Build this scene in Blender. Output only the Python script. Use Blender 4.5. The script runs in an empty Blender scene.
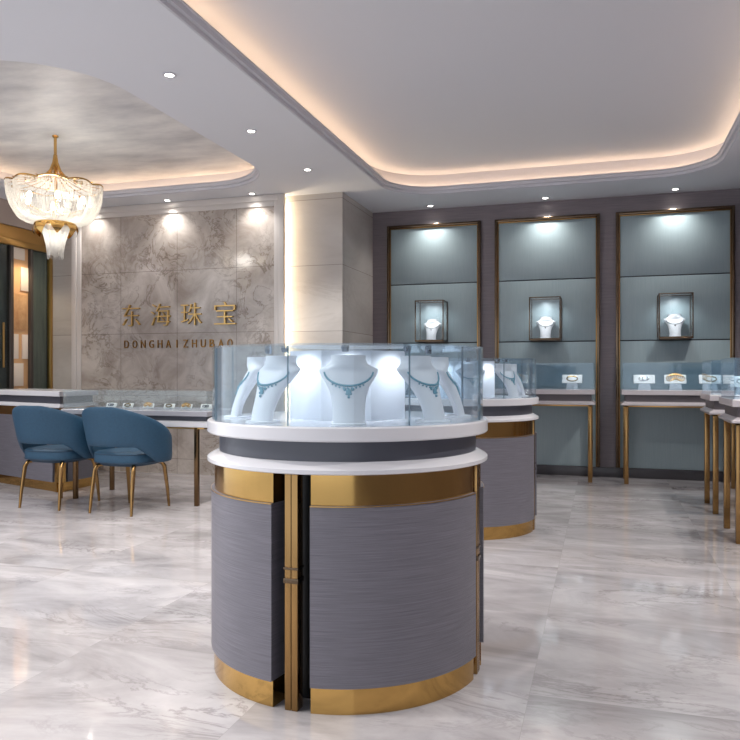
import bpy, bmesh, math, random
from mathutils import Vector, Matrix
random.seed(7)
PI = math.pi
scene = bpy.context.scene
COL = scene.collection

# ------------------------------------------------------------------ helpers
def lin(c):
    return tuple(((v/255)/12.92 if v/255 <= .04045 else ((v/255+.055)/1.055)**2.4) for v in c) + (1,)

def newmat(name):
    m = bpy.data.materials.new(name); m.use_nodes = True
    nt = m.node_tree
    return m, nt, nt.nodes['Principled BSDF']

def pmat(name, rgb, rough=.5, metal=0, spec=.5, coat=0, bump=None, var=None):
    m, nt, b = newmat(name)
    b.inputs['Base Color'].default_value = lin(rgb)
    b.inputs['Roughness'].default_value = rough
    b.inputs['Metallic'].default_value = metal
    b.inputs['Specular IOR Level'].default_value = spec
    b.inputs['Coat Weight'].default_value = coat
    tc = nt.nodes.new('ShaderNodeTexCoord')
    if var:                                    # (scale vector, rgb2, noise scale)
        mp = nt.nodes.new('ShaderNodeMapping'); mp.inputs['Scale'].default_value = var[0]
        nz = nt.nodes.new('ShaderNodeTexNoise'); nz.inputs['Scale'].default_value = var[2]; nz.inputs['Detail'].default_value = 6
        nz.inputs['Roughness'].default_value = .6
        cr = nt.nodes.new('ShaderNodeValToRGB')
        cr.color_ramp.elements[0].position = .3; cr.color_ramp.elements[1].position = .7
        cr.color_ramp.elements[0].color = lin(rgb); cr.color_ramp.elements[1].color = lin(var[1])
        nt.links.new(tc.outputs['Object'], mp.inputs['Vector']); nt.links.new(mp.outputs[0], nz.inputs['Vector'])
        nt.links.new(nz.outputs[0], cr.inputs[0]); nt.links.new(cr.outputs[0], b.inputs['Base Color'])
        if bump:
            bp = nt.nodes.new('ShaderNodeBump'); bp.inputs['Strength'].default_value = bump; bp.inputs['Distance'].default_value = .002
            nt.links.new(nz.outputs[0], bp.inputs['Height']); nt.links.new(bp.outputs[0], b.inputs['Normal'])
    return m

def emit(name, rgb, s):
    m = bpy.data.materials.new(name); m.use_nodes = True; nt = m.node_tree; nt.nodes.clear()
    e = nt.nodes.new('ShaderNodeEmission'); o = nt.nodes.new('ShaderNodeOutputMaterial')
    e.inputs[0].default_value = lin(rgb); e.inputs[1].default_value = s
    nt.links.new(e.outputs[0], o.inputs[0]); return m

def glass(name, tint, ior=1.45, milk=0.0, rough=.01, milk_rgb=(225, 238, 245)):
    m = bpy.data.materials.new(name); m.use_nodes = True; nt = m.node_tree; nt.nodes.clear()
    o = nt.nodes.new('ShaderNodeOutputMaterial')
    t = nt.nodes.new('ShaderNodeBsdfTransparent'); t.inputs[0].default_value = lin(tint)
    g = nt.nodes.new('ShaderNodeBsdfGlossy'); g.inputs['Roughness'].default_value = rough; g.inputs[0].default_value = (1, 1, 1, 1)
    d = nt.nodes.new('ShaderNodeBsdfTranslucent'); d.inputs[0].default_value = lin(milk_rgb)
    lw = nt.nodes.new('ShaderNodeLayerWeight'); lw.inputs[0].default_value = .5
    pw = nt.nodes.new('ShaderNodeMath'); pw.operation = 'POWER'; pw.inputs[1].default_value = 4
    nt.links.new(lw.outputs['Facing'], pw.inputs[0])
    f = nt.nodes.new('ShaderNodeMapRange'); f.inputs[3].default_value = .03; f.inputs[4].default_value = .75
    nt.links.new(pw.outputs[0], f.inputs[0])
    m1 = nt.nodes.new('ShaderNodeMixShader'); m1.inputs[0].default_value = milk
    m2 = nt.nodes.new('ShaderNodeMixShader')
    nt.links.new(t.outputs[0], m1.inputs[1]); nt.links.new(d.outputs[0], m1.inputs[2])
    nt.links.new(f.outputs[0], m2.inputs[0]); nt.links.new(m1.outputs[0], m2.inputs[1]); nt.links.new(g.outputs[0], m2.inputs[2])
    nt.links.new(m2.outputs[0], o.inputs[0]); return m

def marble(name, base, light, dark, tile=None, axes='XY', rough=.1, vein=1.0, scale=1.2, seam=.004, seamrgb=None, spec=.5, stretch=(1, 1, 1), veinpos=.5):
    """cloudy stone with thin wandering veins and optional tile joints"""
    m, nt, b = newmat(name); N = nt.nodes; L = nt.links
    def n(t, **k):
        x = N.new(t)
        for a, v in k.items(): setattr(x, a, v)
        return x
    tc = n('ShaderNodeTexCoord'); src = tc.outputs['Object']
    sep = n('ShaderNodeSeparateXYZ'); L.new(src, sep.inputs[0])
    cmb = n('ShaderNodeCombineXYZ')
    if axes == 'XY': L.new(sep.outputs[0], cmb.inputs[0]); L.new(sep.outputs[1], cmb.inputs[1])
    else: L.new(sep.outputs[0], cmb.inputs[0]); L.new(sep.outputs[2], cmb.inputs[1]); L.new(sep.outputs[1], cmb.inputs[2])
    vec = cmb.outputs[0]
    if tile:
        dv = n('ShaderNodeVectorMath', operation='DIVIDE'); dv.inputs[1].default_value = (tile[0], tile[1], 50)
        ad = n('ShaderNodeVectorMath', operation='ADD'); ad.inputs[1].default_value = (tile[2], tile[3], 0)
        L.new(vec, ad.inputs[0]); L.new(ad.outputs[0], dv.inputs[0])
        fl = n('ShaderNodeVectorMath', operation='FLOOR'); L.new(dv.outputs[0], fl.inputs[0])
        wn = n('ShaderNodeTexWhiteNoise'); L.new(fl.outputs[0], wn.inputs['Vector'])
        sc = n('ShaderNodeVectorMath', operation='SCALE'); sc.inputs['Scale'].default_value = tile[4]
        L.new(wn.outputs['Color'], sc.inputs[0])
        a2 = n('ShaderNodeVectorMath', operation='ADD'); L.new(vec, a2.inputs[0]); L.new(sc.outputs[0], a2.inputs[1])
        nvec = a2.outputs[0]
    else: nvec = vec
    mp = n('ShaderNodeMapping'); mp.inputs['Scale'].default_value = stretch; mp.inputs['Rotation'].default_value = (0, 0, .35)
    L.new(nvec, mp.inputs[0]); nvec = mp.outputs[0]
    c = n('ShaderNodeTexNoise'); c.inputs['Scale'].default_value = scale; c.inputs['Detail'].default_value = 8; c.inputs['Roughness'].default_value = .62; c.inputs['Distortion'].default_value = .8
    L.new(nvec, c.inputs['Vector'])
    r = n('ShaderNodeValToRGB'); r.color_ramp.elements[0].position = .32; r.color_ramp.elements[1].position = .7
    r.color_ramp.elements[0].color = lin(base); r.color_ramp.elements[1].color = lin(light)
    L.new(c.outputs[0], r.inputs[0])
    v = n('ShaderNodeTexNoise'); v.inputs['Scale'].default_value = scale*1.3; v.inputs['Detail'].default_value = 10; v.inputs['Roughness'].default_value = .65; v.inputs['Distortion'].default_value = 1.6
    L.new(nvec, v.inputs['Vector'])
    s1 = n('ShaderNodeMath', operation='SUBTRACT'); s1.inputs[1].default_value = veinpos; L.new(v.outputs[0], s1.inputs[0])
    s2 = n('ShaderNodeMath', operation='ABSOLUTE'); L.new(s1.outputs[0], s2.inputs[0])
    mr = n('ShaderNodeMapRange'); mr.inputs[1].default_value = 0; mr.inputs[2].default_value = .03; mr.inputs[3].default_value = vein; mr.inputs[4].default_value = 0
    L.new(s2.outputs[0], mr.inputs[0])
    bl = n('ShaderNodeTexNoise'); bl.inputs['Scale'].default_value = scale*.8; bl.inputs['Detail'].default_value = 3; L.new(nvec, bl.inputs['Vector'])
    bm_ = n('ShaderNodeMapRange'); bm_.inputs[1].default_value = .42; bm_.inputs[2].default_value = .62; L.new(bl.outputs[0], bm_.inputs[0])
    mu = n('ShaderNodeMath', operation='MULTIPLY'); L.new(mr.outputs[0], mu.inputs[0]); L.new(bm_.outputs[0], mu.inputs[1])
    mx = n('ShaderNodeMixRGB'); mx.inputs[2].default_value = lin(dark); L.new(mu.outputs[0], mx.inputs[0]); L.new(r.outputs[0], mx.inputs[1])
    out = mx.outputs[0]
    if tile:
        fr = n('ShaderNodeVectorMath', operation='FRACTION'); L.new(dv.outputs[0], fr.inputs[0])
        sp = n('ShaderNodeSeparateXYZ'); L.new(fr.outputs[0], sp.inputs[0])
        def edge(o, w):
            a = n('ShaderNodeMath', operation='SUBTRACT'); a.inputs[1].default_value = .5; L.new(o, a.inputs[0])
            bb = n('ShaderNodeMath', operation='ABSOLUTE'); L.new(a.outputs[0], bb.inputs[0])
            g = n('ShaderNodeMath', operation='GREATER_THAN'); g.inputs[1].default_value = .5-w; L.new(bb.outputs[0], g.inputs[0]); return g.outputs[0]
        mxx = n('ShaderNodeMath', operation='MAXIMUM'); L.new(edge(sp.outputs[0], seam/tile[0]), mxx.inputs[0]); L.new(edge(sp.outputs[1], seam/tile[1]), mxx.inputs[1])
        m3 = n('ShaderNodeMixRGB'); m3.inputs[2].default_value = lin(seamrgb or dark)
        L.new(mxx.outputs[0], m3.inputs[0]); L.new(out, m3.inputs[1]); out = m3.outputs[0]
    L.new(out, b.inputs['Base Color']); b.inputs['Roughness'].default_value = rough; b.inputs['Specular IOR Level'].default_value = spec
    return m

# ------------------------------------------------------------------ materials
GOLD   = pmat('polished_gold', (200, 160, 96), .12, 1)
LEGG   = pmat('brushed_leg_gold', (158, 124, 80), .22, 1)
LEGD   = pmat('dark_leg_bronze', (104, 80, 56), .25, 1)
GOLD2  = pmat('satin_gold', (200, 160, 98), .28, 1)
BRONZE = pmat('dark_bronze', (104, 88, 72), .2, 1)
WHITE  = pmat('white_stone', (214, 214, 219), .22, coat=.3)
GREYB  = pmat('grey_band', (82, 84, 93), .35)
BODY   = pmat('brushed_grey_fabric', (94, 92, 101), .42, var=((1.2, 1.2, 90), (121, 119, 128), 5), bump=.5)
TAUPEB = pmat('grey_band_taupe', (96, 90, 94), .4)
BLACK  = pmat('black_recess', (10, 10, 12), .35)
TAUPE  = pmat('taupe_veneer', (112, 104, 109), .45, var=((1, 1, 30), (130, 120, 124), 4), bump=.2)
PANEL  = pmat('blue_grey_board', (146, 163, 168), .38, var=((30, 30, 1.5), (154, 170, 175), 3))
SEAM   = pmat('dark_seam', (48, 52, 58), .5)
PAINT  = pmat('ceiling_paint', (216, 217, 222), .7)
MOULD  = pmat('white_moulding', (198, 198, 205), .5)
LEAF   = pmat('silver_leaf_ceiling', (172, 173, 178), .45, var=((1, 2.2, 1), (226, 225, 224), 1.5))
BUSTM  = pmat('bust_white', (236, 236, 240), .45)
DRUM   = pmat('white_backdrop', (222, 226, 234), .5)
BLUE   = pmat('teal_blue_upholstery', (29, 64, 88), .6, var=((1, 1, 1), (34, 72, 98), 60), bump=.3)
BLUED  = pmat('blue_piping', (22, 50, 72), .6)
GLASS  = glass('case_glass', (248, 251, 252), 1.5, .035)
GLASSD = glass('case_glass_blue', (243, 248, 251), 1.5, .035, milk_rgb=(210, 224, 236))
CRYST  = glass('crystal', (246, 246, 245), 1.6, .45, .05, (255, 253, 250))
JOINT  = glass('glass_joint', (160, 178, 190), 1.5, .3)
PGLASS = glass('partition_glass', (215, 222, 220), 1.5, .0)
TURQ   = pmat('turquoise_stone', (104, 164, 182), .15, coat=.6)
SILVER = pmat('silver', (120, 128, 138), .2, 1)
DKGOLD = pmat('antique_gold', (120, 100, 60), .3, 1)
PADM   = pmat('white_leather_pad', (240, 240, 238), .5)
WARMP  = pmat('warm_display_board', (226, 180, 132), .6)
CARD   = pmat('pale_card', (246, 232, 216), .6)
ART    = pmat('relief_art', (196, 140, 92), .5, var=((1, 1, 1), (232, 190, 140), 9))
DARKP  = pmat('dark_mullion', (70, 62, 58), .3)
SMOKE  = pmat('smoked_back', (216, 206, 198), .3, var=((1, 6, .6), (158, 160, 156), 3))
NIGHT  = pmat('dark_back', (112, 116, 124), .25)
LENS   = emit('lamp_lens', (255, 248, 235), 30)
BULB   = emit('candle_bulb', (255, 240, 212), 45)
COVE   = emit('cove_led', (255, 217, 178), 17)
SLOT   = emit('slot_led', (255, 234, 200), 34)
FLOORM = marble('floor_marble', (146, 142, 144), (196, 192, 194), (106, 98, 99), tile=(.9, .9, .25, .0, 9.0), rough=.06, vein=.5, scale=1.3, seam=.001, seamrgb=(160, 156, 156), stretch=(.8, 2.0, 1), spec=.7)
MARBLE = marble('feature_marble', (158, 146, 137), (214, 206, 199), (104, 86, 70), tile=(.745, .71, .12, .54, 0.0), axes='XZ', rough=.12, vein=.7, scale=2.3, seam=.002, seamrgb=(110, 100, 92))
PILAST = marble('pilaster_marble', (184, 177, 170), (206, 200, 194), (160, 150, 140), tile=(4.0, .71, 2, .54, 2.0), axes='XZ', rough=.2, vein=.25, scale=.9, seam=.0025, seamrgb=(140, 132, 124), stretch=(.5, 2, 1))

# ------------------------------------------------------------------ mesh builders
def finish(bm, name, mat, parent=None, smooth=True, angle=35, loc=None, rz=0):
    me = bpy.data.meshes.new(name)
    bmesh.ops.recalc_face_normals(bm, faces=bm.faces)
    bm.to_mesh(me); bm.free()
    me.materials.append(mat)
    if smooth:
        for p in me.polygons: p.use_smooth = True
        me.set_sharp_from_angle(angle=math.radians(angle))
    o = bpy.data.objects.new(name, me); COL.objects.link(o)
    if parent: o.parent = parent
    if loc is not None: o.location = loc
    o.rotation_euler.z = rz
    return o

def box(bm, x0, x1, y0, y1, z0, z1, bev=0, M=None):
    t = bmesh.new()
    vs = [t.verts.new((x, y, z)) for x in (x0, x1) for y in (y0, y1) for z in (z0, z1)]
    for f in ((0, 1, 3, 2), (4, 6, 7, 5), (0, 4, 5, 1), (2, 3, 7, 6), (0, 2, 6, 4), (1, 5, 7, 3)):
        t.faces.new([vs[i] for i in f])
    bmesh.ops.recalc_face_normals(t, faces=t.faces)
    if bev: bmesh.ops.bevel(t, geom=t.edges[:], offset=bev, segments=2, affect='EDGES', profile=.5)
    if M: bmesh.ops.transform(t, matrix=M, verts=t.verts)
    me = bpy.data.meshes.new('t'); t.to_mesh(me); t.free(); bm.from_mesh(me); bpy.data.meshes.remove(me)

def bxo(name, mat, parent, x0, x1, y0, y1, z0, z1, bev=.002):
    bm = bmesh.new(); box(bm, x0, x1, y0, y1, z0, z1, bev); return finish(bm, name, mat, parent)

def lathe(bm, prof, n=96, closed=True, c=(0, 0), rfun=None):
    rings = []
    for i in range(n):
        a = 2*PI*i/n; k = rfun(a) if rfun else 1
        rings.append([bm.verts.new((c[0]+r*k*math.cos(a), c[1]+r*k*math.sin(a), z)) for r, z in prof])
    m = len(prof)
    for i in range(n):
        A, B = rings[i], rings[(i+1) % n]
        for j in range(m if closed else m-1):
            q = [A[j], B[j], B[(j+1) % m], A[(j+1) % m]]
            try: bm.faces.new(q)
            except ValueError: pass

def disc_solid(bm, prof, n=96, c=(0, 0)):
    """solid of revolution, prof from bottom centre-out to top, capped"""
    rings = [[bm.verts.new((c[0]+r*math.cos(2*PI*i/n), c[1]+r*math.sin(2*PI*i/n), z)) for i in range(n)] for r, z in prof]
    for A, B in zip(rings, rings[1:]):
        for i in range(n): bm.faces.new((A[i], A[(i+1) % n], B[(i+1) % n], B[i]))
    bm.faces.new(rings[0][::-1]); bm.faces.new(rings[-1])

def sector(bm, r0, r1, a0, a1, z0, z1, n=24):
    P = []
    for i in range(n+1):
        a = a0+(a1-a0)*i/n; c, s = math.cos(a), math.sin(a)
        P.append([bm.verts.new((r*c, r*s, z)) for r, z in ((r0, z0), (r1, z0), (r1, z1), (r0, z1))])
    for A, B in zip(P, P[1:]):
        for j in range(4): bm.faces.new((A[j], B[j], B[(j+1) % 4], A[(j+1) % 4]))
    bm.faces.new(P[0]); bm.faces.new(P[-1][::-1])

def loft(bm, loops, cap=True):
    R = [[bm.verts.new(p) for p in l] for l in loops]; n = len(R[0])
    for A, B in zip(R, R[1:]):
        for i in range(n): bm.faces.new((A[i], A[(i+1) % n], B[(i+1) % n], B[i]))
    if cap: bm.faces.new(R[0][::-1]); bm.faces.new(R[-1])

def tube(bm, pts, rad, n=8, closed=False):
    pts = [Vector(p) for p in pts]; N = len(pts); rings = []
    up = Vector((0, 0, 1))
    for i, p in enumerate(pts):
        t = (pts[(i+1) % N]-pts[i-1]) if closed else (pts[min(i+1, N-1)]-pts[max(i-1, 0)])
        t.normalize(); u = t.cross(up)
        if u.length < 1e-3: u = t.cross(Vector((0, 1, 0)))
        u.normalize(); v = t.cross(u); r = rad[i] if isinstance(rad, (list, tuple)) else rad
        rings.append([bm.verts.new(p+r*(math.cos(2*PI*k/n)*u+math.sin(2*PI*k/n)*v)) for k in range(n)])
    for i in range(N if closed else N-1):
        A, B = rings[i], rings[(i+1) % N]
        for k in range(n): bm.faces.new((A[k], A[(k+1) % n], B[(k+1) % n], B[k]))
    if not closed: bm.faces.new(rings[0][::-1]); bm.faces.new(rings[-1])

def ball(bm, c, r, u=8, v=6, s=(1, 1, 1)):
    bmesh.ops.create_uvsphere(bm, u_segments=u, v_segments=v, radius=r, matrix=Matrix.Translation(c) @ Matrix.Diagonal((*s, 1)))

def thing(name, label, cat, loc=(0, 0, 0), rz=0, group=None):
    o = bpy.data.objects.new(name, None); COL.objects.link(o); o.empty_display_size = .1
    o.location = loc; o.rotation_euler.z = rz
    return tag(o, label, cat, group)

def tag(o, label=None, cat=None, group=None, kind=None):
    if label: o['label'] = label
    if cat: o['category'] = cat
    if group: o['group'] = group
    if kind: o['kind'] = kind
    return o

def struct(o): o['kind'] = 'structure'; return o

def copy_tree(o, loc=None, rz=None, label=None, group=None, parent=None):
    c = o.copy(); COL.objects.link(c)
    if parent: c.parent = parent
    for ch in list(o.children): copy_tree(ch, parent=c)
    if loc is not None: c.location = loc
    if rz is not None: c.rotation_euler.z = rz
    if label: c['label'] = label
    if group: c['group'] = group
    return c

def rrect(x0, x1, y0, y1, r, o=0, n=14):
    x0 -= o; x1 += o; y0 -= o; y1 += o; r = max(r+o, .001); P = []
    for cx, cy, a in ((x1-r, y0+r, -PI/2), (x1-r, y1-r, 0), (x0+r, y1-r, PI/2), (x0+r, y0+r, PI)):
        for i in range(n+1):
            t = a+PI/2*i/n; P.append((cx+r*math.cos(t), cy+r*math.sin(t)))
    return P

# ------------------------------------------------------------------ the room
XL, XR, Y0, YB, H = -6.34, 1.62, -3.2, 8.57, 3.07
o = bxo('floor', FLOORM, None, XL-.15, XR+.15, Y0, YB+.15, -.1, 0, 0); struct(o)
struct(bxo('wall_back', TAUPE, None, -2.66, XR+.15, YB, YB+.15, 0, 3.45, 0))
struct(bxo('wall_right', TAUPE, None, XR, XR+.15, Y0, YB, 0, 3.45, 0))
struct(bxo('wall_left', TAUPE, None, XL-.15, XL, 4.2, 6.3, 0, 3.45, 0))
struct(bxo('baseboard_back', pmat('baseboard_grey', (70, 68, 72), .3), None, -2.65, XR, YB-.03, YB, 0, .105, .004))
struct(bxo('wall_feature_backing', PILAST, None, XL-.15, -2.65, 7.52, YB+.15, 0, 3.45, 0)).name = 'wall_left.001'
b = bmesh.new(); box(b, -3.3, -2.65, 7.47, 7.53, 0, H, .002)
struct(finish(b, 'trim_1', PILAST))

# ceiling slab with the two rounded tray openings
T1 = (-2.2, 1.05, -1.2, 7.87, .55)      # big tray on the right
T2 = (-5.95, -3.1, 3.62, 6.98, .75)     # tray over the seating corner
bm = bmesh.new()
def loop(pts, z):
    vs = [bm.verts.new((x, y, z)) for x, y in pts]
    for i in range(len(vs)): bm.edges.new((vs[i], vs[(i+1) % len(vs)]))
loop([(XL-.15, Y0), (XR+.15, Y0), (XR+.15, YB+.1), (XL-.15, YB+.1)], H)
loop(rrect(*T1), H); loop(rrect(*T2), H)
bmesh.ops.triangle_fill(bm, edges=bm.edges[:], use_beauty=True)
struct(finish(bm, 'ceiling', PAINT, smooth=False))
for k, (T, top, mat) in enumerate(((T1, 3.31, PAINT), (T2, 3.27, LEAF))):
    bm = bmesh.new()
    prof = [(0, H), (-.012, H+.004), (-.016, H+.028), (-.036, H+.032), (-.042, H+.06), (-.05, H+.064), (-.05, H+.074), (.13, H+.074), (.13, top)]
    loft(bm, [[(x, y, z) for x, y in rrect(*T, o=o_)] for o_, z in prof], cap=False)
    struct(finish(bm, 'trim_%d' % (k+2), MOULD, angle=20))
    bm = bmesh.new(); vs = [bm.verts.new((x, y, top)) for x, y in rrect(*T, o=.13)]; bm.faces.new(vs)
    struct(finish(bm, 'ceiling', mat, smooth=False))
    bm = bmesh.new()
    loft(bm, [[(x, y, z) for x, y in rrect(*T, o=o_)] for o_, z in ((.085, H+.075), (.085, H+.083), (.105, H+.083), (.105, H+.075))], cap=False)
    o = finish(bm, 'cove_light', COVE)
    tag(o, ['warm strip light hidden in the cove of the large ceiling tray over the round cases',
            'warm strip light hidden in the cove of the ceiling tray around the chandelier'][k], 'light')

# feature marble wall with white stepped frame
bm = bmesh.new(); box(bm, -5.9, -3.36, 7.36, 7.50, 0, H-.005, 0)
struct(finish(bm, 'wall_feature', MARBLE)).name = 'wall_front_marble'
bpy.data.objects['wall_front_marble'].name = 'wall_left.002'
def frame_bm(bm, x0, x1, z1, w, y0, y1):
    box(bm, x0, x0+w, y0, y1, 0, z1, .004); box(bm, x1-w, x1, y0, y1, 0, z1, .004); box(bm, x0+w, x1-w, y0, y1, z1-w, z1, .004)
FRM = pmat('pale_stone_frame', (206, 200, 196), .3)
bm = bmesh.new(); frame_bm(bm, -6.0, -3.27, H-.002, .065, 7.33, 7.375); frame_bm(bm, -5.94, -3.33, H-.062, .06, 7.345, 7.375)
struct(finish(bm, 'trim_4', FRM))
bm = bmesh.new(); box(bm, XL+.001, -6.0, 7.39, 7.52, 0, H-.002, 0)
struct(finish(bm, 'trim_5', PILAST))
tag(bxo('slot_light', SLOT, None, -3.352, -3.342, 7.40, 7.44, .02, H-.02, 0), 'warm vertical strip light in the slot beside the marble wall', 'light')

# blue-grey wall panels in bronze frames
def panel_unit(x0, x1, label):
    t = thing('wall_panel', label, 'wall panel', ((x0+x1)/2, YB, 0), 0, 'framed blue-grey wall panels'); w = (x1-x0)/2
    bm = bmesh.new(); z0, z1, fw = .108, 2.89, .032
    for (a, b_, c, d) in ((-w, -w+fw, z0, z1), (w-fw, w, z0, z1), (-w+fw, w-fw, z1-fw, z1)):
        box(bm, a, b_, -.05, 0, c, d, .006)
    finish(bm, 'frame', BRONZE, t)
    bm = bmesh.new(); g = fw+.012
    for (a, b_, c, d) in ((-w+fw, -w+g, z0, z1-fw), (w-g, w-fw, z0, z1-fw), (-w+g, w-g, z1-g, z1-fw)):
        box(bm, a, b_, -.034, 0, c, d, .002)
    finish(bm, 'inner_trim', LEGG, t)
    for c, d in ((z0, 1.485), (1.499, 2.180), (2.194, z1-g)):
        bxo('board', PANEL, t, -w+g, w-g, -.02, -.004, c, d, .002)
    bxo('backing', SEAM, t, -w+g, w-g, -.005, 0, z0, z1-g, 0)
    return t
panel_unit(-2.46, -1.34, 'tall blue-grey wall panel nearest the marble corner')
panel_unit(-1.18, -.03, 'middle tall blue-grey wall panel behind the smaller-looking round case')
panel_unit(.135, 1.315, 'tall blue-grey wall panel at the right behind the long glass table case')

# left glazed partition, warm display board
YP = 6.3
struct(bxo('wall_left.003', pmat('warm_grey_paint', (178, 163, 154), .6), None, XL-.15, XL, YP, 7.52, 2.80, 3.45, 0))
struct(bxo('wall_left.004', NIGHT, None, XL-.15, XL-.07, YP, 7.52, 0, 2.80, 0))
bxo_o = bxo('header_beam', GOLD2, None, XL-.05, XL+.03, YP, 7.385, 2.57, 2.64, .004); tag(bxo_o, 'gold header beam above the glazed partition', 'beam')
tag(bxo('transom_board', pmat('gold_leaf_board', (206, 160, 92), .4, .6), None, XL-.06, XL-.03, YP, 7.385, 2.64, 2.80, .002), 'gold board above the header beam of the partition', 'panel')
tag(bxo('gold_post', GOLD2, None, XL-.02, XL+.03, 7.345, 7.385, 0, 2.57, .004), 'slim gold corner post where the partition meets the marble wall', 'post')
t = thing('glass_panel', 'tall smoky glass panel with grey-green backing beside the gold corner post', 'glass panel', (XL, 7.2, 0))
bxo('pane', PGLASS, t, .0, .008, -.13, .145, .02, 2.57, 0); bxo('backing', SMOKE, t, -.05, -.03, -.13, .145, .02, 2.57, 0)
t = thing('glass_door', 'dark glass door panel at the far left edge', 'door', (XL, 6.5, 0))
bxo('pane', PGLASS, t, .0, .008, -.2, .22, .02, 2.57, 0); bxo('backing', NIGHT, t, -.05, -.03, -.2, .22, .02, 2.57, 0)
bxo('handle', GOLD2, t, .008, .024, .12, .14, 1.2, 1.7, .004)
tag(bxo('mullion', DARKP, None, XL-.04, XL+.03, 6.72, 6.765, 0, 2.57, .003), 'dark upright between the dark glass door and the warm display board', 'post')
tag(bxo('mullion', DARKP, None, XL-.04, XL+.03, 7.025, 7.065, 0, 2.57, .003), 'dark upright between the warm display board and the smoky glass panel', 'post')
tag(bxo('display_board', WARMP, None, XL-.04, XL-.01, 6.765, 7.025, .02, 2.57, .002), 'warm beige display board hung with pale cards', 'display board')
for (p0, p1, z0, z1, mat, lab, nm) in (
    (6.785, 6.96, 2.43, 2.62-.06, CARD, 'topmost pale card on the warm display board', 'card'),
    (6.90, 7.015, 2.08, 2.35, CARD, 'narrow pale card high on the right of the display board', 'card'),
    (6.785, 6.985, 1.64, 2.04, ART, 'brown relief picture in the middle of the display board', 'picture'),
    (6.785, 6.865, 1.30, 1.58, CARD, 'left one of the two narrow pale cards under the relief picture', 'card'),
    (6.925, 7.01, 1.30, 1.58, CARD, 'right one of the two narrow pale cards under the relief picture', 'card'),
    (6.785, 6.94, .99, 1.25, CARD, 'lowest wide pale card on the warm display board', 'card')):
    tag(bxo(nm, mat, None, XL-.012, XL+.004, p0, p1, z0, z1, .002), lab, nm, 'cards on the display board' if nm == 'card' else None)

# shop name
def glyph(name, ch, size, cx, z0, w, h, y, mat, ext, label, group, thin=-.012):
    cu = bpy.data.curves.new('txt', 'FONT'); cu.body = ch; cu.size = 1; cu.extrude = .05; cu.resolution_u = 4; cu.offset = thin
    to = bpy.data.objects.new('txt', cu); COL.objects.link(to)
    dg = bpy.context.evaluated_depsgraph_get(); me = bpy.data.meshes.new_from_object(to.evaluated_get(dg))
    bpy.data.objects.remove(to)
    xs = [v.co.x for v in me.vertices]; ys = [v.co.y for v in me.vertices]
    if not xs: return None
    x0, x1, y0, y1 = min(xs), max(xs), min(ys), max(ys)
    sy = h/(y1-y0); sx = (w/(x1-x0)) if w else sy
    for v in me.vertices:
        vx, vy, vz = v.co
        v.co = ((vx-(x0+x1)/2)*sx, (-vz*ext/.05), (vy-y0)*sy)
    me.materials.clear(); me.materials.append(mat)
    o = bpy.data.objects.new(name, me); COL.objects.link(o); o.location = (cx, y-ext, z0)
    return tag(o, label, 'sign letter', group)
LETG = pmat('sign_gold', (222, 184, 116), .35, .8)
for ch, cx, w in zip('东海珠宝', (-5.18, -4.79, -4.395, -3.975), (.235, .25, .26, .265)):
    glyph('sign_character', ch, 1, cx, 1.675, w, .25, 7.355, LETG, .014, 'large gold character %s mounted on the marble wall' % ch, 'gold shop-name characters')
LETS = pmat('small_sign_gold', (160, 118, 62), .3, .9)
word = 'DONGHAIZHUBAO'; ordn = {2: 'first', 4: 'first', 8: 'second', 1: 'first', 12: 'last'}
for i, ch in enumerate(word):
    extra = {1: ', next to the D', 12: ' at the end of the row', 4: ', next to the G', 8: ', after the Z', 5: ', before the I', 11: ', after the B'}.get(i, '')
    glyph('sign_letter', ch, 1, -5.25+i*.1108, 1.425, .012 if ch == 'I' else .06, .088, 7.355, LETS, .006, 'small gold capital %s on the marble wall%s' % (ch, extra), 'small gold shop-name letters', -.004)

# ------------------------------------------------------------------ downlights
def spot(loc, target, power, size, blend=.6, color=(1, .965, .92), rad=.03):
    l = bpy.data.lights.new('spot', 'SPOT'); l.energy = power; l.spot_size = math.radians(size); l.spot_blend = blend; l.color = color; l.shadow_soft_size = rad
    o = bpy.data.objects.new('spot', l); COL.objects.link(o); o.location = loc
    o.rotation_euler = (Vector(target)-Vector(loc)).to_track_quat('-Z', 'Y').to_euler(); return o
DL = None
def downlight(x, y, label, power, size=95, group='recessed ceiling downlights', tx=0, ty=0, see=True, blend=.6):
    global DL
    if see:
        if DL is None:
            DL = thing('downlight', label, 'downlight', (x, y, H), 0, group)
            bm = bmesh.new(); lathe(bm, [(.028, -.001), (.045, -.001), (.045, -.006), (.034, -.008), (.028, -.006)], 24); finish(bm, 'ring', MOULD, DL)
            bm = bmesh.new(); disc_solid(bm, [(.028, -.004), (.028, -.002)], 20); finish(bm, 'lens', LENS, DL)
        else: copy_tree(DL, (x, y, H), None, label, group)
    spot((x, y, H-.03), (x+tx, y+ty, 0), power, size, blend)
downlight(-2.67, 4.19, 'downlight in the ceiling strip between the trays, nearest the viewer', 150)
downlight(-2.67, 5.36, 'middle downlight in the ceiling strip between the two trays', 150)
downlight(-2.67, 6.54, 'downlight in the ceiling strip closest to the corner pilaster', 150)
for X, lb in ((-3.6, 'ceiling downlight over the right end of the marble wall'), (-4.64, 'ceiling downlight above the middle of the marble wall'), (-5.66, 'ceiling downlight over the left end of the marble wall')):
    downlight(X, 7.24, lb, 29, 120, blend=1)
for X, lb in ((-1.9, 'ceiling downlight above the left blue-grey wall panel'), (-.605, 'ceiling downlight above the middle blue-grey wall panel'), (.725, 'ceiling downlight above the right blue-grey wall panel')):
    downlight(X, 8.39, lb, 42, 130, ty=-.3, blend=1)
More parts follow.
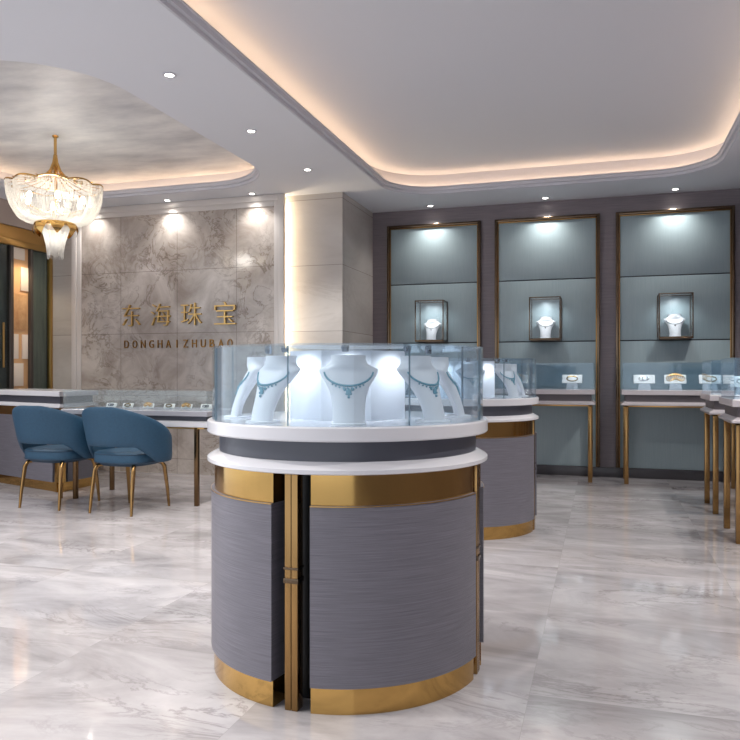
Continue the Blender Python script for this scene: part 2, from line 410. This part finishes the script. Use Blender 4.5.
for x, y in ((-2.67, 3.0), (-2.67, 1.8), (-2.67, .6), (1.33, 6.6), (1.33, 5.2), (1.33, 3.8), (1.33, 2.2), (-6.1, 5.2), (-6.1, 3.6), (-4.4, 2.4), (-3.4, 1.2)):
    downlight(x, y, '', 190, 120, see=False)  # unseen fill spots without fixtures, added to brighten the room

# ------------------------------------------------------------------ bust + necklace
BZ = [0, .03, .06, .09, .12, .150, .172, .182, .187, .192, .198, .207, .222, .236]
BW = [.056, .056, .058, .063, .073, .090, .104, .107, .104, .094, .080, .068, .062, .064]
BT = [.014, .014, .016, .019, .023, .026, .026, .026, .029, .033, .037, .040, .041, .043]     # half thickness
BY = [-.072, -.066, -.055, -.041, -.025, -.008, .005, .011, .014, .016, .018, .020, .022, .024]  # centre line (front is -y)
def interp(z, A):
    for i in range(len(BZ)-1):
        if z <= BZ[i+1]: f = (z-BZ[i])/(BZ[i+1]-BZ[i]); return A[i]+(A[i+1]-A[i])*f
    return A[-1]
def front_y(x, z):
    w = interp(z, BW); t = interp(z, BT); c = interp(z, BY); u = min(abs(x)/w, .98)
    return c-t*(1-u**2.6)**(1/2.6)+.018*u*u
def make_bust(label, loc, rz, group):
    t = thing('necklace_bust', label, 'jewellery bust', loc, rz, group)
    loops = []; n = 36
    for z, w, th, c in zip(BZ, BW, BT, BY):
        L_ = []
        for k in range(n):
            a = 2*PI*k/n; ca, sa = math.cos(a), math.sin(a); e = 2/2.6
            x = w*math.copysign(abs(ca)**e, ca); y = c+th*math.copysign(abs(sa)**e, sa)+.018*(x/w)**2
            L_.append((x, y, z+.008))
        loops.append(L_)
    bm = bmesh.new(); loft(bm, loops); finish(bm, 'torso', BUSTM, t, angle=60)
    bm = bmesh.new(); disc_solid(bm, [(.062, 0), (.062, .006), (.059, .008)], 40, (0, -.05)); finish(bm, 'foot', BUSTM, t)
    return t
def make_necklace(label, loc, rz, group, beads=TURQ, small=False):
    t = thing('necklace', label, 'necklace', loc, rz, group)
    bm = bmesh.new(); N = 34
    for i in range(N):
        u = -1+2*i/(N-1); x = u*.078; x = .087*math.sin(u*1.45); z = .180-.052*math.cos(u*1.45)
        r = .0036 if small else .0038*(1.25-.35*abs(u))
        ball(bm, (x, front_y(x, z)-.002, z+.008), r, 8, 6)
        if not small and i % 2 == 0 and abs(u) < .55: ball(bm, (x*.97, front_y(x, z-.009)-.002, z-.001), r*.8, 8, 6)
    finish(bm, 'chain', beads, t)
    bm = bmesh.new(); z = .106 if not small else .112
    ball(bm, (0, front_y(0, z)-.003, z+.008), .010 if not small else .007, 10, 8, (1, .5, 1.3))
    if not small:
        for dx, dz, r in ((-.014, .010, .006), (.014, .010, .006), (0, -.017, .005), (-.008, -.006, .004), (.008, -.006, .004)):
            ball(bm, (dx, front_y(dx, z+dz)-.003, z+.008+dz), r, 8, 6)
    finish(bm, 'pendant', beads, t)
    return t
bust0 = neck0 = neckd = None
def put_bust(loc, rz, lb, ln, grp, small=False):
    """front of the bust (-y) turned by rz"""
    global bust0, neck0, neckd
    if bust0 is None: bust0 = make_bust(lb, loc, rz, grp)
    else: copy_tree(bust0, loc, rz, lb, grp)
    if small:
        if neckd is None: neckd = make_necklace(ln, loc, rz, 'dark necklaces in the wall vitrines', SILVER, True)
        else: copy_tree(neckd, loc, rz, ln, 'dark necklaces in the wall vitrines')
    else:
        if neck0 is None: neck0 = make_necklace(ln, loc, rz, 'turquoise necklaces')
        else: copy_tree(neck0, loc, rz, ln, 'turquoise necklaces')

# ------------------------------------------------------------------ round display cases
def round_case(label, loc):
    t = thing('round_display_case', label, 'display case', loc, 0, 'round display cases')
    bm = bmesh.new(); disc_solid(bm, [(.43, .002), (.43, .806)], 64); finish(bm, 'core', BLACK, t)
    hw = math.radians(7.6)
    for k in range(4):
        a0 = k*PI/2+hw; a1 = (k+1)*PI/2-hw
        bm = bmesh.new(); sector(bm, .43, .535, a0, a1, 0, .09, 40); finish(bm, 'base_trim', GOLD, t)
        bm = bmesh.new(); sector(bm, .43, .545, a0, a1, .09, .70, 40); finish(bm, 'body_panel', BODY, t)
        bm = bmesh.new(); sector(bm, .545, .547, a0, a1, .697, .70, 40); finish(bm, 'edge_strip', GOLD2, t)
        bm = bmesh.new(); sector(bm, .43, .533, a0, a1, .70, .806, 40); finish(bm, 'gold_band', GOLD, t)
        R = Matrix.Rotation(k*PI/2, 4, 'Z')
        bm = bmesh.new(); box(bm, .49, .535, -.024, -.001, 0, .806, .002, R); box(bm, .49, .535, .001, .024, 0, .806, .002, R)
        p = finish(bm, 'post', LEGG, t)
        bm = bmesh.new(); box(bm, .488, .539, -.028, .028, .432, .45, .002, R); box(bm, .488, .539, -.028, .028, .478, .487, .002, R)
        finish(bm, 'clasp', BRONZE, p)
    bm = bmesh.new(); disc_solid(bm, [(.555, .806), (.560, .809), (.560, .822), (.556, .826), (.519, .846)], 128); finish(bm, 'lower_ledge', WHITE, t, angle=20)
    bm = bmesh.new(); disc_solid(bm, [(.514, .846), (.514, .916)], 128); finish(bm, 'neck_band', GREYB, t)
    bm = bmesh.new(); disc_solid(bm, [(.556, .916), (.561, .921), (.561, .961), (.556, .966)], 128); finish(bm, 'deck', WHITE, t, angle=20)
    bm = bmesh.new(); lathe(bm, [(.537, .966), (.543, .966), (.543, 1.24), (.537, 1.24)], 128); gl = finish(bm, 'glass_cover', GLASSD, t)
    for k in range(8):
        bm = bmesh.new()
        box(bm, .536, .5445, -.0012, .0012, .967, 1.239, 0, Matrix.Rotation(math.radians(-70.7+22.5+2.2+45*k), 4, 'Z'))
        finish(bm, 'glass_joint', JOINT, gl)
    bm = bmesh.new(); disc_solid(bm, [(.543, 1.24), (.543, 1.247)], 128); finish(bm, 'glass_lid', GLASSD, t)
    bm = bmesh.new(); disc_solid(bm, [(.245, .966), (.245, 1.232)], 8)
    bmesh.ops.rotate(bm, verts=bm.verts, cent=(0, 0, 0), matrix=Matrix.Rotation(math.radians(-70.7+22.5), 3, 'Z'))
    finish(bm, 'backdrop', DRUM, t)
    for k in range(5):
        a = math.radians(-70.7-90+45*k)
        bm = bmesh.new(); disc_solid(bm, [(.012, 1.224), (.015, 1.24)], 16, (.325*math.cos(a), .325*math.sin(a))); finish(bm, 'spotlight', SILVER, t)
    return t
def case_fill(cx, cy, face, names, power):
    for k, (lb, ln) in enumerate(names):
        a = math.radians(face-90+45*k); ca, sa = math.cos(a), math.sin(a)
        put_bust((cx+.39*ca, cy+.39*sa, .966), a+PI/2, lb, ln, 'white necklace busts in the round cases')
        spot((cx+.325*ca, cy+.325*sa, 1.215), (cx+.25*ca, cy+.25*sa, 1.10), power, 130, 1, (.97, .98, 1), .015)
C1, C2 = (-.989, 2.86), (-1.01, 5.56)
rc = round_case('large round grey and gold display case in the foreground', (*C1, 0)); rc.rotation_euler.z = math.radians(-2.2)
rc2 = copy_tree(rc, (*C2, 0), math.radians(-2.2), 'round grey and gold display case standing behind the foreground one')
side = ['far left, seen edge-on', 'left of the centre', 'at the centre facing the viewer', 'right of the centre', 'far right, seen edge-on']
for C, w, pw, fc in ((C1, 'foreground round case', 4.5, -70.7), (C2, 'second round case', 4.5, -79.7)):
    case_fill(*C, -70.7, [('white necklace bust in the %s, %s' % (w, s), 'turquoise necklace in the %s on the bust %s' % (w, s)) for s in side], pw)

# ------------------------------------------------------------------ table cases
def rect(w, d, z, o=0): return [(-w-o, -d-o, z), (w+o, -d-o, z), (w+o, d+o, z), (-w-o, d+o, z)]
def table_case(name, label, loc, w, d, zb=.806, gh=.275, group=None, rz=0, leg=.042, mats=(WHITE, TAUPEB), legm=LEGG, ins=.03, th=(.018, .04, .11, .16)):
    t = thing(name, label, 'display table', loc, rz, group); w /= 2; d /= 2
    bm = bmesh.new()
    loft(bm, [rect(w, d, zb+.002, -.003), rect(w, d, zb+.006), rect(w, d, zb+th[0]), rect(w, d, zb+th[1], -.035)])
    finish(bm, 'lower_ledge', mats[0], t, angle=20)
    bm = bmesh.new(); loft(bm, [rect(w, d, zb+th[1], -.04), rect(w, d, zb+th[2], -.04)]); finish(bm, 'neck_band', mats[1], t)
    bm = bmesh.new(); loft(bm, [rect(w, d, zb+th[2], -.008), rect(w, d, zb+th[2]+.004, -.004), rect(w, d, zb+th[3]-.004, -.004), rect(w, d, zb+th[3], -.008)]); finish(bm, 'deck', mats[-1] if len(mats) > 2 else mats[0], t, angle=20)
    bm = bmesh.new(); z0, z1 = zb+th[3], zb+th[3]+gh; g = .016
    a, b_, tk = w-g, d-g, .006
    for (x0, x1, y0, y1) in ((-a, a, -b_, -b_+tk), (-a, a, b_-tk, b_), (-a, -a+tk, -b_+tk, b_-tk), (a-tk, a, -b_+tk, b_-tk)):
        box(bm, x0, x1, y0, y1, z0, z1)
    finish(bm, 'glass_cover', GLASS if gh < .25 else GLASSD, t)
    bxo('glass_lid', GLASS if gh < .25 else GLASSD, t, -a, a, -b_, b_, z1, z1+.006, 0)
    bm = bmesh.new(); i = .03
    for (x0, x1, y0, y1) in ((-w+i, w-i, -d+i, -d+i+.02), (-w+i, w-i, d-i-.02, d-i), (-w+i, -w+i+.02, -d+i, d-i), (w-i-.02, w-i, -d+i, d-i)):
        box(bm, x0, x1, y0, y1, zb-.014, zb+.002, .001)
    finish(bm, 'rail', GOLD2, t)
    for sx in (-1, 1):
        for sy in (-1, 1):
            x = sx*(w-ins-leg/2); y = sy*(d-i-leg/2)
            bxo('leg', legm, t, x-leg/2, x+leg/2, y-leg/2, y+leg/2, 0, zb, .003)
    return t
TAUPW = pmat('taupe_white_stone', (196, 190, 194), .25)
tm = (TAUPW, TAUPEB)
table_case('table_display_case', 'glass table case against the middle wall panel, beside the second round case', (-.605, 8.26, 0), 1.06, .49, group='glass table cases', mats=tm)
table_case('table_display_case', 'long glass table case against the right wall panel', (.73, 8.26, 0), 1.10, .49, group='glass table cases', mats=tm)
table_case('table_display_case', 'glass table case nearest the viewer at the right edge', (1.12, 5.75, 0), .60, .62, group='glass table cases', mats=tm)
table_case('table_display_case', 'glass table case at the right edge, the farther one of the row', (1.12, 6.84, 0), .60, .62, group='glass table cases', mats=tm)
desk = table_case('desk_display_case', 'low glass-topped desk case in front of the marble wall', (-3.945, 5.9, 0), 1.50, .62, zb=.675, gh=.17, leg=.036, mats=(WHITE, GREYB, pmat('grey_stone', (168, 168, 176), .25)), legm=LEGD, ins=.11, th=(.045, .055, .095, .14))

# pads with jewellery
def ring_pts(rx, ry, n=28): return [(rx*math.cos(2*PI*i/n), ry*math.sin(2*PI*i/n)) for i in range(n)]
def pad_stand(label, loc, rz, w, h, foot, group):
    t = thing('jewellery_pad', label, 'jewellery pad', loc, rz, group)
    M = Matrix.Translation((0, 0, foot)) @ Matrix.Rotation(math.radians(-28), 4, 'X')
    bm = bmesh.new(); box(bm, -w/2, w/2, -.006, .006, 0, h, .003, M); finish(bm, 'pad', PADM, t)
    bm = bmesh.new()
    loft(bm, [[(-w*.3, -.03, 0), (w*.3, -.03, 0), (w*.3, .05, 0), (-w*.3, .05, 0)], [(-w*.25, -.004, foot), (w*.25, -.004, foot), (w*.25, .03, foot), (-w*.25, .03, foot)]])
    finish(bm, 'foot', pmat('clear_stand', (170, 178, 186), .1), t)
    return t
def bracelet(label, loc, rz, w, h, foot, kind, group):
    M = Matrix.Translation((0, 0, foot)) @ Matrix.Rotation(math.radians(-28), 4, 'X')
    bm = bmesh.new()
    def rg(cx, cz, rx, rz_, r, yo=-.010):
        tube(bm, [M @ Vector((cx+a, yo, cz+b_)) for a, b_ in ring_pts(rx, rz_)], r, 8, True)
    if kind == 'bangle': rg(0, h*.5, w*.27, h*.30, .005); rg(0, h*.5, w*.25, h*.26, .003)
    elif kind == 'thin': rg(-.01, h*.5, w*.2, h*.22, .003); rg(.012, h*.52, w*.16, h*.2, .003)
    else:
        for i in range(7):
            a = -1+i/3; rg(a*w*.26, h*(.55+.25*(1-abs(a))), w*.15, h*.3, .0035, -.012-.004*(i % 3))
    o = finish(bm, 'bracelet' if kind != 'tiara' else 'linked_bracelet', {'bangle': DKGOLD, 'thin': SILVER, 'tiara': GOLD2}[kind], loc=loc, rz=rz)
    return tag(o, label, 'bracelet', group)
for X, Y, k, where in ((-.90, 8.26, 'tiara', 'left in the table case by the middle panel'), (-.315, 8.26, 'bangle', 'right in the table case by the middle panel'),
                       (.41, 8.2, 'thin', 'leftmost in the long right-hand table case'), (.71, 8.2, 'tiara', 'second from left in the long right-hand table case'),
                       (1.04, 8.2, 'bangle', 'third from left in the long right-hand table case')):
    pad_stand('white jewellery pad ' + where, (X, Y, .966), 0, .21, .10, .065, 'white pads in the back table cases')
    bracelet({'tiara': 'gold linked bracelet piled', 'bangle': 'dark gold bangle', 'thin': 'thin silver bracelet'}[k]+' on the pad ' + where, (X, Y, .966), 0, .21, .10, .065, k, 'bracelets in the back table cases')
for X, Y, where in ((1.1, 5.62, 'in the nearest right-edge table case'), (1.1, 6.72, 'in the farther right-edge table case')):
    pad_stand('white jewellery pad ' + where, (X, Y, .966), -.2, .2, .10, .06, 'white pads in the right-edge cases')
    bracelet('thin silver bracelet on the pad ' + where, (X, Y, .966), -.2, .2, .10, .06, 'thin', 'bracelets in the right-edge cases')
for X, Y in ((-.90, 8.2), (-.315, 8.2), (.41, 8.14), (.71, 8.14), (1.04, 8.14), (1.1, 5.58), (1.1, 6.68)):
    spot((X, Y-.06, 1.225), (X, Y+.06, 1.02), 1.6, 110, 1, (.97, .98, 1), .012)  # small spots added under the lids to brighten the pads, no lamp modelled
names = ['leftmost', 'second from left', 'third from left', 'third from right', 'second from right', 'rightmost']
for i, (X, k) in enumerate(((-4.40, 'thin'), (-4.22, 'bangle'), (-4.0, 'tiara'), (-3.78, 'bangle'), (-3.6, 'tiara'), (-3.4, 'thin'))):
    Y = 5.92
    pad_stand('small white pad in the low desk case, %s' % names[i], (X, Y, .815), 0, .11, .045, .004, 'small pads in the desk case')
    bracelet('small %s on the %s pad of the desk case' % ({'thin': 'silver bracelet', 'bangle': 'dark gold bangle', 'tiara': 'gold linked bracelet'}[k], names[i]), (X, Y, .815), 0, .11, .045, .004, k, 'bracelets in the desk case')

# ------------------------------------------------------------------ wall vitrines
def vitrine(label, loc):
    t = thing('wall_vitrine', label, 'vitrine', loc, 0, 'bronze framed wall vitrines')
    w, d, h, e = .168, .25, .475, .012
    bm = bmesh.new()
    for x in (-w, w-e):
        for y in (-d, -e): box(bm, x, x+e, y, y+e, 0, h, .001)
    for z in (0, h-e):
        for y in (-d, -e): box(bm, -w+e, w-e, y, y+e, z, z+e, .001)
        for x in (-w, w-e): box(bm, x, x+e, -d+e, -e, z, z+e, .001)
    finish(bm, 'frame', BRONZE, t)
    bxo('base', BRONZE, t, -w+.002, w-.002, -d+.002, -.002, .003, .022, .001)
    bm = bmesh.new()
    box(bm, -w+e, w-e, -d+.004, -d+.008, e, h-e); box(bm, -w+.004, -w+.008, -d+e, -e, e, h-e); box(bm, w-.008, w-.004, -d+e, -e, e, h-e)
    finish(bm, 'glass', GLASS, t)
    return t
v0 = None
for X, s in ((-1.895, 'left'), (-.605, 'middle'), (.725, 'right')):
    lb = 'bronze framed glass vitrine hanging on the %s blue-grey panel' % s
    if v0 is None: v0 = vitrine(lb, (X, YB-.02, 1.497))
    else: copy_tree(v0, (X, YB-.02, 1.497), 0, lb)
    put_bust((X, YB-.105, 1.519), 0, 'small white bust in the %s wall vitrine' % s, 'dark chain necklace on the bust in the %s wall vitrine' % s, 'white busts in the wall vitrines', True)
    spot((X, YB-.24, 1.945), (X, YB-.10, 1.66), 8, 130, 1, (.95, .98, 1), .012)

# ------------------------------------------------------------------ closed counter, far left
A, B_, C_, D_ = (-4.93, 5.86), (-4.93, 6.40), (-6.1, 6.80), (-6.26, 6.30)
t = thing('closed_counter', 'grey closed counter with gold plinth behind the left blue chair', 'counter', (-5.6, 6.3, 0))
def poly(o, z):
    P = [Vector(p) for p in (A, B_, C_, D_)]; c = Vector((-5.6, 6.3)); R_ = []
    n = len(P)
    for i in range(n):
        p, a, b = P[i], P[i-1], P[(i+1) % n]
        d1 = (p-a).normalized(); d2 = (b-p).normalized()
        n1 = Vector((d1.y, -d1.x)); n2 = Vector((d2.y, -d2.x))
        k = (n1+n2); k = k/(1+n1.dot(n2)); R_.append((p.x-c.x+k.x*o, p.y-c.y+k.y*o, z))
    return R_
s = 1
ta = Vector((A[0]-C_[0], A[1]-C_[1])); o1 = poly(.1, 0)
s = 1
def cp(name, mat, layers, ang=20):
    bm = bmesh.new(); loft(bm, [poly(s*o_, z) for o_, z in layers]); return finish(bm, name, mat, t, angle=ang)
cp('plinth', GOLD, [(-.012, 0), (-.012, .09)]); cp('core', BLACK, [(-.04, .09), (-.04, .806)])
cp('gold_band', GOLD, [(-.012, .715), (-.012, .806)])
cp('lower_ledge', WHITE, [(.01, .806), (.015, .809), (.015, .822), (-.025, .846)]); cp('neck_band', GREYB, [(-.03, .846), (-.03, .916)]); cp('deck', WHITE, [(.01, .916), (.015, .92), (.015, .962), (.01, .966)])
# body panels leave a notch with posts at the near corner
c = Vector((-5.6, 6.3)); dl = (Vector(D_)-Vector(A)).normalized(); nl = Vector((dl.y, -dl.x))
if nl.y > 0: nl = -nl
def slab(p, q, n_, z0, z1, th, name, mat):
    bm = bmesh.new(); P = [p-c, q-c, q-c-n_*th, p-c-n_*th]
    loft(bm, [[(v.x, v.y, z0) for v in P], [(v.x, v.y, z1) for v in P]]); return finish(bm, name, mat, t)
slab(Vector(A)+dl*.12, Vector(D_), nl, .09, .715, .05, 'body_panel', BODY)
slab(Vector(A)+Vector((0, .12)), Vector(B_), Vector((1, 0)), .09, .715, .05, 'body_panel', BODY)
slab(Vector(A)+dl*.085, Vector(A)+dl*.05, nl, 0, .806, .03, 'post', GOLD)
slab(Vector(A)+Vector((0, .05)), Vector(A)+Vector((0, .085)), Vector((1, 0)), 0, .806, .03, 'post', GOLD)

# ------------------------------------------------------------------ blue armchairs
def shell_pt(a, f, off=0):
    """a: angle from the rear (0) round to the arms (+-), f: 0 bottom .. 1 top"""
    aa = abs(a)/math.radians(118)
    top = .875-.215*(min(1, max(0, (aa-.12)/.75))**1.25); top -= .03*max(0, (aa-.85)/.15)
    bot = .548-.14*min(1, max(0, (aa-.34)/.30))
    z = bot+(top-bot)*f
    lean = .095*(z-.45)/.42*math.cos(a*.8)
    R = .288+lean+off; rx = R*1.12
    return Vector((rx*math.sin(a), -R*math.cos(a)+.015, z))
def armchair(label, loc, rz):
    t = thing('armchair', label, 'armchair', loc, rz, 'blue armchairs at the desk case')
    bm = bmesh.new(); nA, nF = 48, 10; G = {}
    am = math.radians(118)
    for s_, off in ((0, .02), (1, -.02)):
        for i in range(nA+1):
            for j in range(nF+1):
                a = -am+2*am*i/nA; f = j/nF
                sh = 1-.45*abs(2*f-1)**6
                G[s_, i, j] = bm.verts.new(shell_pt(a, f, off*sh))
    for i in range(nA):
        for j in range(nF):
            for s_ in (0, 1):
                bm.faces.new((G[s_, i, j], G[s_, i+1, j], G[s_, i+1, j+1], G[s_, i, j+1]))
        for j in (0, nF): bm.faces.new((G[0, i, j], G[0, i+1, j], G[1, i+1, j], G[1, i, j]))
    for j in range(nF):
        for i in (0, nA): bm.faces.new((G[0, i, j], G[0, i, j+1], G[1, i, j+1], G[1, i, j]))
    o = finish(bm, 'backrest', BLUE, t, angle=50)
    md = o.modifiers.new('s', 'SUBSURF'); md.levels = 1; md.render_levels = 1
    bm = bmesh.new(); prof = ((.90, .405), (.985, .413), (1, .425), (1, .475), (.985, .488), (.93, .499), (.5, .506), (.05, .508))
    def ol(k, z):
        P = []
        for i in range(44):
            a = 2*PI*i/44; ca, sa = math.cos(a), math.sin(a); e = 2/2.8
            P.append((.258*k*math.copysign(abs(ca)**e, ca), .255*k*math.copysign(abs(sa)**e, sa)-.0, z))
        return P
    loft(bm, [ol(k, z) for k, z in prof]); cu = finish(bm, 'seat_cushion', BLUE, t, angle=60)
    bm = bmesh.new()
    tube(bm, [Vector(p) for p in ol(1.002, .484)], .004, 6, True); tube(bm, [Vector(p) for p in ol(1.002, .416)], .004, 6, True); finish(bm, 'piping', BLUED, cu)
    bm = bmesh.new(); loft(bm, [ol(.8, .385), ol(.9, .406)]); finish(bm, 'seat_base', BLUED, t)
    for sx in (-1, 1):
        for sy in (-1, 1):
            bm = bmesh.new()
            tube(bm, [(sx*.15, sy*.15, .392), (sx*.178, sy*.185, .385), (sx*.19, sy*.205, .35), (sx*.2, sy*.235, .15), (sx*.205, sy*.25, 0)], [.015, .017, .018, .015, .011], 10)
            finish(bm, 'leg', LEGG, t)
    return t
ch = armchair('blue upholstered armchair with gold legs, beside the foreground case', (-3.77, 5.33, 0), -.05)
copy_tree(ch, (-4.50, 5.36, 0), -.02, 'blue upholstered armchair with gold legs, left one in front of the grey counter')

# ------------------------------------------------------------------ chandelier
cx, cy = -4.69, 5.52
t = thing('chandelier', 'gold and crystal chandelier hanging from the left ceiling tray', 'chandelier', (cx, cy, 0))
bm = bmesh.new(); disc_solid(bm, [(.014, 3.25), (.026, 3.258), (.028, 3.27)], 32); finish(bm, 'canopy', GOLD, t)
bm = bmesh.new(); tube(bm, [(0, 0, 3.262), (0, 0, 3.06)], .013, 12); finish(bm, 'rod', GOLD2, t)
bm = bmesh.new()
for k in range(20):
    a = 2*PI*k/20; pr = [(.012, 3.10), (.022, 3.03), (.05, 2.955), (.10, 2.90), (.18, 2.862), (.29, 2.835), (.40, 2.822)]
    tube(bm, [(r*math.cos(a), r*math.sin(a), z) for r, z in pr], .0045, 6)
disc_solid(bm, [(.03, 2.99), (.022, 3.03), (.014, 3.10)], 20)
finish(bm, 'rib_cone', GOLD, t)
LOB = 10
def lobe(a): return 1+.055*abs(math.sin(a*LOB/2))
bm = bmesh.new(); n = 240
tube(bm, [(.39*lobe(a)*math.cos(a), .39*lobe(a)*math.sin(a), 2.805+.02*abs(math.sin(a*LOB/2))) for a in (2*PI*i/n for i in range(n))], .008, 6, True)
tube(bm, [(.25*math.cos(2*PI*i/60), .25*math.sin(2*PI*i/60), 2.835) for i in range(60)], .005, 6, True)
finish(bm, 'scalloped_rim', GOLD, t)
bm = bmesh.new()
for k in range(190):
    a = 2*PI*(k+random.random()*.3)/190; l = lobe(a); top = 2.80+.02*abs(math.sin(a*LOB/2))
    pts = []
    for i in range(11):
        u = i/10; z = top-(top-2.49)*math.sin(u*PI/2)**.95 if u > 0 else top
        r = .39*l*(1-u)**.0
        th = u*PI/2; r = .17+(.39*l-.17)*math.cos(th)**.75 if u < 1 else .17
        z = top-(top-2.485)*math.sin(th)
        j = .004*random.uniform(-1, 1)
        pts.append(((r+j)*math.cos(a), (r+j)*math.sin(a), z))
    tube(bm, pts, random.choice((.003, .0035, .004)), 5)
o = finish(bm, 'crystal_strands', CRYST, t); o['kind'] = 'stuff'
bm = bmesh.new(); lathe(bm, [(.150, 2.485), (.172, 2.485), (.178, 2.47), (.165, 2.45), (.150, 2.455)], 48); finish(bm, 'lower_ring', GOLD, t)
for k in range(8):
    a = 2*PI*k/8; bm = bmesh.new(); M = Matrix.Rotation(a, 4, 'Z')
    R1 = [[M @ Vector((.17-.0*z_+.02*math.sin(PI*v), (u-.5)*.12*math.sin(PI*(.5+v*.5)), 2.47-.10*v)) for u in (0, .25, .5, .75, 1)] for v, z_ in ((0, 0), (.25, 0), (.5, 0), (.75, 0), (.97, 0))]
    loft_pts = R1
    for off in (0, ):
        vs = [[bm.verts.new(p) for p in r] for r in loft_pts]; vi = [[bm.verts.new(p - (M @ Vector((.003, 0, 0)))) for p in r] for r in loft_pts]
        for V in (vs, vi):
            for i in range(4):
                for j in range(4): bm.faces.new((V[i][j], V[i][j+1], V[i+1][j+1], V[i+1][j]))
        bd = [(0, j) for j in range(4)]+[(i, 4) for i in range(4)]+[(4, j) for j in range(4, 0, -1)]+[(i, 0) for i in range(4, 0, -1)]
        for i in range(len(bd)):
            p, q = bd[i], bd[(i+1) % len(bd)]
            bm.faces.new((vs[p[0]][p[1]], vs[q[0]][q[1]], vi[q[0]][q[1]], vi[p[0]][p[1]]))
    finish(bm, 'petal', GOLD, t)
bm = bmesh.new()
for k in range(60):
    a = 2*PI*k/60; b0 = random.uniform(2.16, 2.22)
    tube(bm, [((.125-.06*math.sin(u*PI/2))*math.cos(a), (.125-.06*math.sin(u*PI/2))*math.sin(a), 2.46-(2.46-b0)*u) for u in (0, .2, .4, .6, .8, 1)], .004, 5)
finish(bm, 'crystal_tail', CRYST, t)['kind'] = 'stuff'
for k in range(6):
    a = 2*PI*k/6+.25; bm = bmesh.new()
    ball(bm, (.25*math.cos(a), .25*math.sin(a), 2.69), .02, 12, 8, (1, 1, 1.7)); bl = finish(bm, 'bulb', BULB, t)
    bm = bmesh.new(); tube(bm, [(.25*math.cos(a), .25*math.sin(a), 2.66), (.25*math.cos(a), .25*math.sin(a), 2.60), (.1*math.cos(a), .1*math.sin(a), 2.56), (0, 0, 2.60)], .006, 6); finish(bm, 'candle_arm', GOLD2, t)
bm = bmesh.new(); tube(bm, [(0, 0, 3.05), (0, 0, 2.46)], .012, 10); disc_solid(bm, [(.145, 2.455), (.15, 2.462)], 32); finish(bm, 'stem', GOLD2, t)
for z, e in ((2.66, 17), (2.38, 2.5)):
    l = bpy.data.lights.new('chandelier_glow', 'POINT'); l.energy = e; l.color = (1, .95, .87); l.shadow_soft_size = .1
    o = bpy.data.objects.new('chandelier_glow', l); COL.objects.link(o); o.location = (cx, cy, z)
l = bpy.data.lights.new('board_lamp', 'SPOT')
spot((XL+.25, 6.9, 2.5), (XL-.02, 6.9, 1.5), 16, 110, .8, (1, .78, .5), .04)

# ------------------------------------------------------------------ fill daylight through unseen sides left open to brighten the room, camera
w = bpy.data.worlds.new('World'); scene.world = w; w.use_nodes = True
w.node_tree.nodes['Background'].inputs[0].default_value = (.86, .92, 1, 1)
w.node_tree.nodes['Background'].inputs[1].default_value = 1.9
cam = bpy.data.cameras.new('Camera'); co = bpy.data.objects.new('Camera', cam); COL.objects.link(co)
co.location = (0, 0, 1.15); co.rotation_euler = (PI/2, 0, math.radians(17.4))
cam.sensor_width = 36; cam.lens = 36*743/740; cam.shift_y = 2/740; cam.clip_end = 100
scene.camera = co
vs_ = scene.view_settings; vs_.view_transform = 'Standard'; vs_.look = 'None'; vs_.gamma = 1; vs_.exposure = -.4; vs_.use_curve_mapping = False
cy_ = scene.cycles
cy_.max_bounces = 10; cy_.diffuse_bounces = 5; cy_.glossy_bounces = 5; cy_.transparent_max_bounces = 32; cy_.sample_clamp_indirect = 6; cy_.caustics_reflective = False; cy_.caustics_refractive = False
cy_.use_denoising = True
